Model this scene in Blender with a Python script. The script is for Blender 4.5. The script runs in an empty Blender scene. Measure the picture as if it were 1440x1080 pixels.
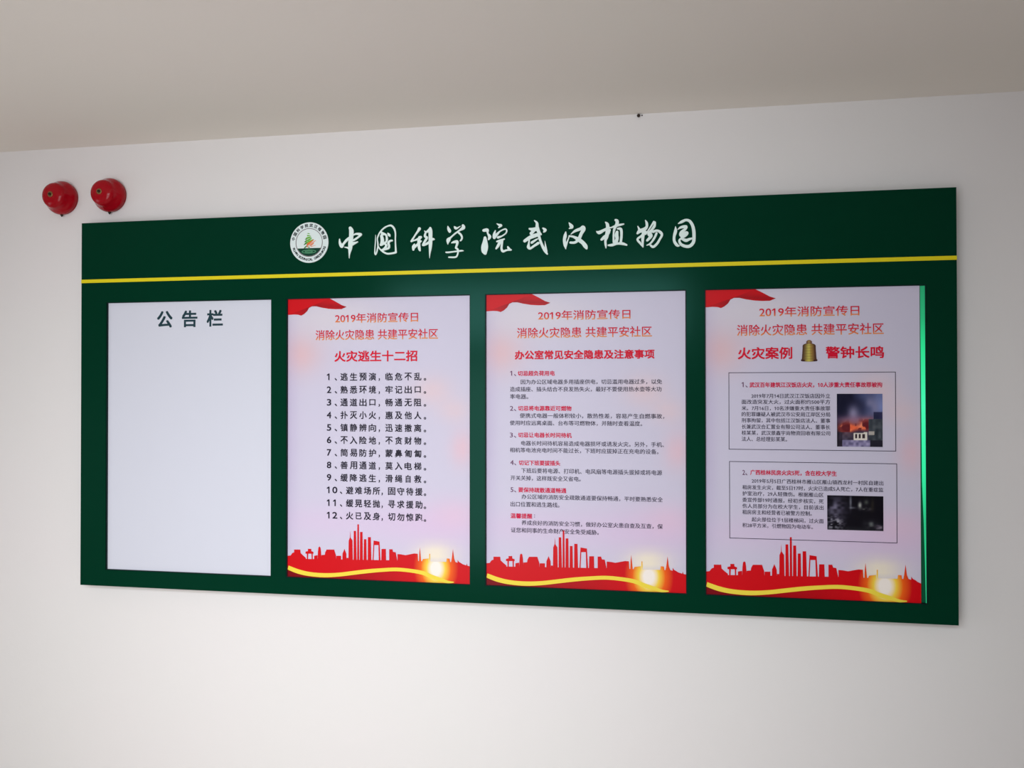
import bpy, bmesh, math, random
from mathutils import Vector
S = bpy.context.scene
C = S.collection
PI = math.pi

# ---------------------------------------------------------------- camera
cam_d = bpy.data.cameras.new('camera')
cam_d.sensor_width = 36.0
cam_d.lens = 1082.0 / 1440.0 * 36.0
cam = bpy.data.objects.new('camera', cam_d)
C.objects.link(cam)
cam.rotation_mode = 'XYZ'
cam.location = (1.8491, -2.3464, 0.6471)
yaw, pitch, roll = -0.1674, 0.0085, -0.0007
from mathutils import Matrix
cam.rotation_euler = (Matrix.Rotation(-yaw, 3, 'Z') @ Matrix.Rotation(PI/2 + pitch, 3, 'X') @ Matrix.Rotation(roll, 3, 'Z')).to_euler()
S.camera = cam

# ---------------------------------------------------------------- world, light, exposure
w = bpy.data.worlds.new('daylight')
S.world = w
w.use_nodes = True
w.node_tree.nodes['Background'].inputs[0].default_value = (0.75, 0.85, 1.0, 1)
w.node_tree.nodes['Background'].inputs[1].default_value = 1.0

def area(name, loc, rot, sx, sy, power, col, spread=180):
    l = bpy.data.lights.new(name, 'AREA')
    l.shape = 'RECTANGLE'; l.size = sx; l.size_y = sy; l.energy = power; l.color = col; l.spread = math.radians(spread)
    o = bpy.data.objects.new(name, l); C.objects.link(o)
    o.location = loc; o.rotation_euler = rot
    return o
# daylight entering by the tall window behind the camera (bright sky in its upper lights) and by the window in the left wall
area('upper_sky_light', (1.15, -2.73, 1.16), (PI/2-0.62, 0, 0), 1.9, 0.42, 17, (0.84, 0.95, 1.0), 115)
area('lower_window_light', (0.85, -2.735, 0.16), (PI/2-0.08, 0, 0), 1.3, 1.3, 10.3, (1.0, 0.97, 0.975), 104)
area('left_window_light', (-2.185, -1.75, 0.05), (PI/2-0.25, 0, -PI/2), 1.3, 1.1, 8, (0.97, 0.97, 1.0), 120)
S.view_settings.view_transform = 'Standard'
S.view_settings.look = 'None'
S.view_settings.gamma = 1.0
S.view_settings.use_curve_mapping = False
S.view_settings.exposure = 0.0

# ---------------------------------------------------------------- materials
def s2l(c):
    return tuple(((v/255)/12.92 if v/255 <= 0.04045 else ((v/255+0.055)/1.055)**2.4) for v in c)
def mat(name, col, rough=0.6, metal=0.0, coat=0.0, spec=0.15, bump=None):
    m = bpy.data.materials.new(name); m.use_nodes = True
    b = m.node_tree.nodes['Principled BSDF']
    b.inputs['Base Color'].default_value = (*col, 1)
    b.inputs['Roughness'].default_value = rough
    b.inputs['Metallic'].default_value = metal
    b.inputs['Coat Weight'].default_value = coat
    b.inputs['Coat Roughness'].default_value = 0.12
    b.inputs['Specular IOR Level'].default_value = spec
    if bump:
        nt = m.node_tree
        tc = nt.nodes.new('ShaderNodeTexCoord'); n = nt.nodes.new('ShaderNodeTexNoise')
        n.inputs['Scale'].default_value = bump[0]; n.inputs['Detail'].default_value = 4
        bp = nt.nodes.new('ShaderNodeBump'); bp.inputs['Strength'].default_value = bump[1]
        bp.inputs['Distance'].default_value = 0.003
        nt.links.new(tc.outputs['Object'], n.inputs['Vector'])
        nt.links.new(n.outputs['Fac'], bp.inputs['Height'])
        nt.links.new(bp.outputs['Normal'], b.inputs['Normal'])
    return m
def plaster(name, c1, c2, scale=1.3, bump=0.12):
    m = mat(name, c1, 0.85, spec=0.25, bump=(60, bump))
    nt = m.node_tree; b = nt.nodes['Principled BSDF']
    tc = nt.nodes.new('ShaderNodeTexCoord'); n = nt.nodes.new('ShaderNodeTexNoise')
    n.inputs['Scale'].default_value = scale; n.inputs['Detail'].default_value = 3
    r = nt.nodes.new('ShaderNodeValToRGB')
    r.color_ramp.elements[0].position = 0.35; r.color_ramp.elements[0].color = (*c1, 1)
    r.color_ramp.elements[1].position = 0.65; r.color_ramp.elements[1].color = (*c2, 1)
    nt.links.new(tc.outputs['Object'], n.inputs['Vector'])
    nt.links.new(n.outputs['Fac'], r.inputs['Fac']); nt.links.new(r.outputs['Color'], b.inputs['Base Color'])
    return m
def vcol(name, rough=0.5, coat=0.0):
    m = mat(name, (1, 1, 1), rough, coat=coat)
    nt = m.node_tree
    a = nt.nodes.new('ShaderNodeVertexColor'); a.layer_name = 'Col'
    nt.links.new(a.outputs['Color'], nt.nodes['Principled BSDF'].inputs['Base Color'])
    return m
M = {}
M['wall'] = plaster('wall_paint', (0.805, 0.757, 0.745), (0.797, 0.762, 0.742))
M['ceiling'] = plaster('ceiling_paint', (0.875, 0.81, 0.745), (0.865, 0.815, 0.74), 1.0)
M['floor'] = plaster('floor_terrazzo', (0.62, 0.55, 0.46), (0.56, 0.50, 0.42), 6)
M['green'] = mat('green_lacquer', (0.0010, 0.0315, 0.0145), 0.17, spec=0.085)
M['green'].node_tree.nodes['Principled BSDF'].inputs['Specular Tint'].default_value = (0.35, 1.0, 0.88, 1)
M['backing'] = mat('backing', (0.004, 0.10, 0.045), 0.4)
M['yellow'] = mat('yellow_vinyl', s2l((226, 208, 30)), 0.45)
M['white_letter'] = mat('white_acrylic_letter', s2l((226, 240, 234)), 0.4)
M['gasket'] = mat('dark_gasket', s2l((14, 34, 34)), 0.5)
M['panel_white'] = mat('white_board', (0.655, 0.655, 0.73), 0.35)
M['paper'] = vcol('poster_paper', 0.38)
M['photo'] = vcol('photo_print', 0.4)
M['board_ink'] = mat('board_ink', s2l((34, 60, 68)), 0.5)
M['title_ink'] = mat('title_ink', s2l((212, 8, 46)), 0.5)
M['item_ink'] = mat('item_ink', s2l((26, 20, 38)), 0.5)
M['body_ink'] = mat('body_ink', s2l((34, 24, 48)), 0.5)
M['sub_ink'] = mat('sub_ink', s2l((208, 16, 66)), 0.5)
M['num_ink'] = mat('num_ink', s2l((96, 44, 84)), 0.5)
M['flag'] = vcol('flag_print', 0.4)
M['ribbon'] = mat('gold_ribbon_print', s2l((240, 214, 70)), 0.4)
M['deep_red'] = mat('deep_red_print', s2l((168, 6, 14)), 0.4)
M['bell_red'] = mat('red_enamel', (0.36, 0.003, 0.010), 0.15, spec=0.2)
M['brass'] = mat('aged_brass', s2l((150, 122, 80)), 0.35, metal=0.8)
M['dark_metal'] = mat('dark_metal', s2l((62, 52, 46)), 0.4, metal=0.6)
M['alu'] = mat('window_aluminium', (0.75, 0.76, 0.78), 0.4)
M['skirt'] = mat('baseboard_paint', (0.35, 0.33, 0.31), 0.5)
for n_, c_ in (('emblem_white', (222, 232, 230)), ('emblem_ring', (110, 84, 92)), ('emblem_green', (104, 176, 44)), ('emblem_dark_leaf', (52, 120, 50)),
               ('emblem_orange', (226, 112, 52)), ('emblem_pink', (236, 160, 130)), ('emblem_pond', (10, 62, 44)), ('emblem_ripple', (84, 150, 110)), ('emblem_ink', (28, 34, 38))):
    M[n_] = mat(n_, s2l(c_), 0.5)
# headline ink: red at the top of the characters running to gold at their foot
def headline():
    m = mat('headline_ink', (1, 0, 0), 0.5); nt = m.node_tree
    tc = nt.nodes.new('ShaderNodeTexCoord'); sx = nt.nodes.new('ShaderNodeSeparateXYZ'); r = nt.nodes.new('ShaderNodeValToRGB')
    e = r.color_ramp.elements
    e[0].position = 0.0; e[0].color = (*s2l((232, 150, 70)), 1)
    e[1].position = 0.9; e[1].color = (*s2l((204, 14, 52)), 1)
    k = e.new(0.42); k.color = (*s2l((214, 52, 62)), 1)
    nt.links.new(tc.outputs['Generated'], sx.inputs[0]); nt.links.new(sx.outputs['Z'], r.inputs['Fac'])
    nt.links.new(r.outputs['Color'], nt.nodes['Principled BSDF'].inputs['Base Color'])
    return m
M['head_ink'] = headline()
# skyline print: red with a printed sunburst around one point of the sheet
def skyline_mat(gx, gz):
    m = mat('skyline_print', (1, 0, 0), 0.4); nt = m.node_tree
    tc = nt.nodes.new('ShaderNodeTexCoord')
    mp = nt.nodes.new('ShaderNodeMapping'); mp.vector_type = 'POINT'
    mp.inputs['Location'].default_value = (-gx*11.5, 0, -gz*8.6); mp.inputs['Scale'].default_value = (11.5, 0, 8.6)
    ln = nt.nodes.new('ShaderNodeVectorMath'); ln.operation = 'LENGTH'
    r = nt.nodes.new('ShaderNodeValToRGB'); e = r.color_ramp.elements
    e[0].position = 0.17; e[0].color = (*s2l((248, 236, 226)), 1)
    e[1].position = 0.82; e[1].color = (*s2l((206, 4, 18)), 1)
    k = e.new(0.34); k.color = (*s2l((244, 206, 70)), 1)
    k = e.new(0.55); k.color = (*s2l((238, 96, 22)), 1)
    nt.links.new(tc.outputs['Object'], mp.inputs['Vector']); nt.links.new(mp.outputs[0], ln.inputs[0])
    nt.links.new(ln.outputs['Value'], r.inputs['Fac']); nt.links.new(r.outputs['Color'], nt.nodes['Principled BSDF'].inputs['Base Color'])
    return m
# the lit edge of the light box showing beside the last poster
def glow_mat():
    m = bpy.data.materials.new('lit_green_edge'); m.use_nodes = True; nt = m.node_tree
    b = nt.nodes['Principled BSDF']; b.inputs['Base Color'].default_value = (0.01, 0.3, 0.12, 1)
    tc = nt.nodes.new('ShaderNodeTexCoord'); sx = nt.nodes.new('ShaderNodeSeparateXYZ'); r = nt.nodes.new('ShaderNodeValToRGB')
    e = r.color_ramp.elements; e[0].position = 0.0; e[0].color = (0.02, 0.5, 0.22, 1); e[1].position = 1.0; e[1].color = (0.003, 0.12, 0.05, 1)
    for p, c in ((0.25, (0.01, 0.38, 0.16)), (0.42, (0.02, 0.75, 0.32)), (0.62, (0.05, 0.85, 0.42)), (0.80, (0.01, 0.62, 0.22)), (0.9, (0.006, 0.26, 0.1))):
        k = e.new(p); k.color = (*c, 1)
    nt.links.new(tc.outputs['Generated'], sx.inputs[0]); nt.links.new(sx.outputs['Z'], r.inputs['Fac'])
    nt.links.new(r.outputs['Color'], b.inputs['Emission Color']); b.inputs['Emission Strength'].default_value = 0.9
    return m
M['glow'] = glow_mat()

# ---------------------------------------------------------------- helpers
def tag(o, label, cat, group=None):
    o['label'] = label; o['category'] = cat
    if group: o['group'] = group
    return o
def thing(name, label, cat, loc, group=None):
    o = bpy.data.objects.new(name, None); o.empty_display_size = 0.05
    C.objects.link(o); o.location = loc
    return tag(o, label, cat, group)
def wpos(o):
    v = Vector((0, 0, 0))
    while o: v += o.location; o = o.parent
    return v
def obj(name, verts, faces, m, parent=None, colors=None, local=False, smooth=False):
    """mesh from world coordinates (or the parent's own when local)"""
    off = Vector((0, 0, 0)) if (local or parent is None) else wpos(parent)
    me = bpy.data.meshes.new(name)
    me.from_pydata([tuple(Vector(v) - off) for v in verts], [], faces)
    me.materials.append(m)
    if colors:
        a = me.color_attributes.new('Col', 'FLOAT_COLOR', 'POINT')
        for i, c in enumerate(colors): a.data[i].color = (*c, 1)
    me.update()
    if smooth: me.polygons.foreach_set('use_smooth', [True]*len(me.polygons))
    o = bpy.data.objects.new(name, me); C.objects.link(o)
    if parent: o.parent = parent
    return o
def box(x0, x1, y0, y1, z0, z1):
    v = [(x, y, z) for x in (x0, x1) for y in (y0, y1) for z in (z0, z1)]
    f = [(0, 1, 3, 2), (4, 6, 7, 5), (0, 4, 5, 1), (2, 3, 7, 6), (0, 2, 6, 4), (1, 5, 7, 3)]
    return v, f
def boxes(lst):
    V = []; Fc = []
    for b in lst:
        v, f = box(*b); n = len(V); V += v; Fc += [tuple(i+n for i in q) for q in f]
    return V, Fc
def struct(name, lst, m):
    o = obj(name, *boxes(lst), m); o['kind'] = 'structure'; return o
from mathutils.geometry import tessellate_polygon
def flat(polys, y):
    """filled polygons in the x-z plane facing -y"""
    V = []; Fc = []
    for q_, p in enumerate(polys):
        n = len(V); V += [(a, y-q_*6e-6, b) for a, b in p]
        for t in tessellate_polygon([[Vector((a, b, 0)) for a, b in p]]):
            a, b, c = (Vector((p[i][0], p[i][1])) for i in t)
            cr = (b-a).x*(c-a).y - (b-a).y*(c-a).x
            t = t if cr > 0 else (t[0], t[2], t[1])
            Fc.append(tuple(n+i for i in t))
    return V, Fc
def spline(pts, n=4):
    out = []
    P = [pts[0]] + list(pts) + [pts[-1]]
    for i in range(1, len(P)-2):
        for k in range(n):
            t = k/n
            out.append(tuple(0.5*(2*P[i][j] + (P[i+1][j]-P[i-1][j])*t + (2*P[i-1][j]-5*P[i][j]+4*P[i+1][j]-P[i+2][j])*t*t
                      + (3*P[i][j]-P[i-1][j]-3*P[i+1][j]+P[i+2][j])*t**3) for j in range(3)))
    out.append(tuple(pts[-1]))
    return out
def brush(strokes, y0, y1=None, n=4, rounded=True):
    """variable width strokes (x, z, width); solid between y0 (front) and y1 when y1 is given"""
    V = []; Fc = []
    lift = [0.0]
    def prism(poly):
        a = sum(poly[i][0]*poly[(i+1) % len(poly)][1] - poly[(i+1) % len(poly)][0]*poly[i][1] for i in range(len(poly)))
        if a < 0: poly = poly[::-1]
        b = len(V); k = len(poly)
        lift[0] += 6e-6; yf = y0-lift[0]          # each dab lies a hair over the one before, never in one plane
        V.extend([(p[0], yf, p[1]) for p in poly]); Fc.append(tuple(range(b, b+k)))
        if y1 is not None:
            V.extend([(p[0], y1, p[1]) for p in poly])
            for i in range(k):
                j = (i+1) % k
                Fc.append((b+j, b+i, b+k+i, b+k+j))
    for st in strokes:
        q = spline(st, n)
        L = []; Rr = []
        for i, (x, z, wd) in enumerate(q):
            a = q[max(i-1, 0)]; b = q[min(i+1, len(q)-1)]
            d = Vector((b[0]-a[0], b[1]-a[1])); d = d.normalized() if d.length > 1e-9 else Vector((1, 0))
            h = max(wd, 0.0004)/2
            L.append((x-d.y*h, z+d.x*h)); Rr.append((x+d.y*h, z-d.x*h))
        for i in range(len(q)-1):
            prism([Rr[i], Rr[i+1], L[i+1], L[i]])
        if rounded:
            for x, z, wd in q[::max(1, n//2)] + [q[-1]]:
                h = max(wd, 0.0004)/2
                prism([(x+h*math.cos(t*PI/5), z+h*math.sin(t*PI/5)) for t in range(10)])
    return V, Fc
# lettering: one text datablock re-used to get outlines of each string
_tc = bpy.data.curves.new('lettering', 'FONT'); _to = bpy.data.objects.new('lettering', _tc); C.objects.link(_to)
_cache = {}
def glyphs(txt, res=3):
    k = (txt, res)
    if k not in _cache:
        def read(t):
            _tc.body = t; _tc.resolution_u = res
            dg = bpy.context.evaluated_depsgraph_get(); dg.update()
            me = _to.evaluated_get(dg).to_mesh()
            r = [(v.co.x, v.co.y) for v in me.vertices], [tuple(p.vertices) for p in me.polygons]
            _to.evaluated_get(dg).to_mesh_clear()
            return r
        V, Fc = read(txt)
        if '1' in txt:                      # the figure one gets its sloping flag
            o_ = read('1')[0]; w1 = max(v[0] for v in o_)-min(v[0] for v in o_); tp = max(v[1] for v in o_)
            for i_, c_ in enumerate(txt):
                if c_ == '1':
                    xr = max(v[0] for v in read(txt[:i_+1])[0]); n_ = len(V)
                    V += [(xr-w1*0.9, tp), (xr-w1-0.16, tp-0.13), (xr-w1-0.16, tp-0.215), (xr-w1*0.9, tp-0.11)]
                    Fc.append((n_, n_+1, n_+2, n_+3))
        x0 = min(v[0] for v in V); x1 = max(v[0] for v in V); y0 = min(v[1] for v in V); y1 = max(v[1] for v in V)
        _cache[k] = (V, Fc, x0, x1, y0, y1)
    return _cache[k]
def lettering(segs, y, bold=0.0, res=3):
    """segs: (text, x left, x right, z centre, height); bold = stroke growth in metres, laid on as offset copies"""
    OV = []; OF = []
    cop = [(0, 0)] if bold <= 0 else ([(-1, 0), (1, 0)] if bold < 0.0004 else [(-1, -1), (1, 1), (-1, 1), (1, -1)])
    for txt, xa, xb, zc, h in segs:
        V, Fc, x0, x1, y0, y1 = glyphs(txt, res)
        for k, (dx, dz) in enumerate(cop):
            n = len(OV); g = bold/2
            OV += [(xa+g+dx*g+(vx-x0)/(x1-x0)*(xb-xa-2*g), y-k*1.5e-5, zc-h/2+g+dz*g+(vy-y0)/(y1-y0)*(h-2*g)) for vx, vy in V]
            OF += [tuple(n+i for i in f) for f in Fc]
    return OV, OF
def grid(x0, x1, z0, z1, nx, nz, y, fn):
    V = []; Fc = []; Cc = []
    for j in range(nz+1):
        for i in range(nx+1):
            u = i/nx; v = j/nz
            V.append((x0+(x1-x0)*u, y, z0+(z1-z0)*v)); Cc.append(s2l(fn(u, v)))
    for j in range(nz):
        for i in range(nx):
            a = j*(nx+1)+i; Fc.append((a, a+1, a+nx+2, a+nx+1))
    return V, Fc, Cc
def lathe(prof, cx, cz, y0, n=48):
    """surface of revolution about the wall's normal; prof = (radius, distance from the wall)"""
    V = []; Fc = []
    for r, d in prof:
        for k in range(n):
            t = 2*PI*k/n
            V.append((cx+r*math.cos(t), y0-d, cz+r*math.sin(t)))
    for i in range(len(prof)-1):
        for k in range(n):
            a = i*n+k; b = i*n+(k+1) % n
            Fc.append((a, b, b+n, a+n))
    Fc.append(tuple(range((len(prof)-1)*n, len(prof)*n)))
    return V, Fc

# ---------------------------------------------------------------- the setting
XL, XR, YB, ZF, ZC = -2.2, 4.4, -2.76, -0.85, 1.4812
struct('floor', [(XL-0.1, XR+0.1, YB-0.1, 0.1, ZF-0.1, ZF)], M['floor'])
struct('ceiling', [(XL-0.1, XR+0.1, YB-0.1, 0.1, ZC, ZC+0.1)], M['ceiling'])
struct('wall_front', [(XL, XR, 0, 0.1, ZF, ZC)], M['wall'])
wx0, wx1, wz0, wz1 = 0.15, 2.15, -0.55, 1.40
struct('wall_back', [(XL, wx0, YB-0.1, YB, ZF, ZC), (wx1, XR, YB-0.1, YB, ZF, ZC), (wx0, wx1, YB-0.1, YB, ZF, wz0), (wx0, wx1, YB-0.1, YB, wz1, ZC)], M['wall'])
vy0, vy1, vz0, vz1 = -2.45, -1.05, -0.55, 0.65
struct('wall_left', [(XL-0.1, XL, YB, vy0, ZF, ZC), (XL-0.1, XL, vy1, 0, ZF, ZC), (XL-0.1, XL, vy0, vy1, ZF, vz0), (XL-0.1, XL, vy0, vy1, vz1, ZC)], M['wall'])
struct('wall_right', [(XR, XR+0.1, YB, 0, ZF, ZC)], M['wall'])
struct('window_1', [(wx0, wx0+0.04, YB-0.08, YB-0.03, wz0, wz1), (wx1-0.04, wx1, YB-0.08, YB-0.03, wz0, wz1), (wx0, wx1, YB-0.08, YB-0.03, wz0, wz0+0.04),
                    (wx0, wx1, YB-0.08, YB-0.03, wz1-0.04, wz1), (1.12, 1.16, YB-0.08, YB-0.03, wz0, wz1), (wx0, wx1, YB-0.08, YB-0.03, 0.86, 0.90)], M['alu'])
struct('window_2', [(XL-0.08, XL-0.03, vy0, vy0+0.04, vz0, vz1), (XL-0.08, XL-0.03, vy1-0.04, vy1, vz0, vz1), (XL-0.08, XL-0.03, vy0, vy1, vz0, vz0+0.04),
                    (XL-0.08, XL-0.03, vy0, vy1, vz1-0.04, vz1), (XL-0.08, XL-0.03, -1.77, -1.73, vz0, vz1)], M['alu'])
struct('baseboard_front', [(XL, XR, -0.012, 0, ZF, ZF+0.1)], M['skirt'])

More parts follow.
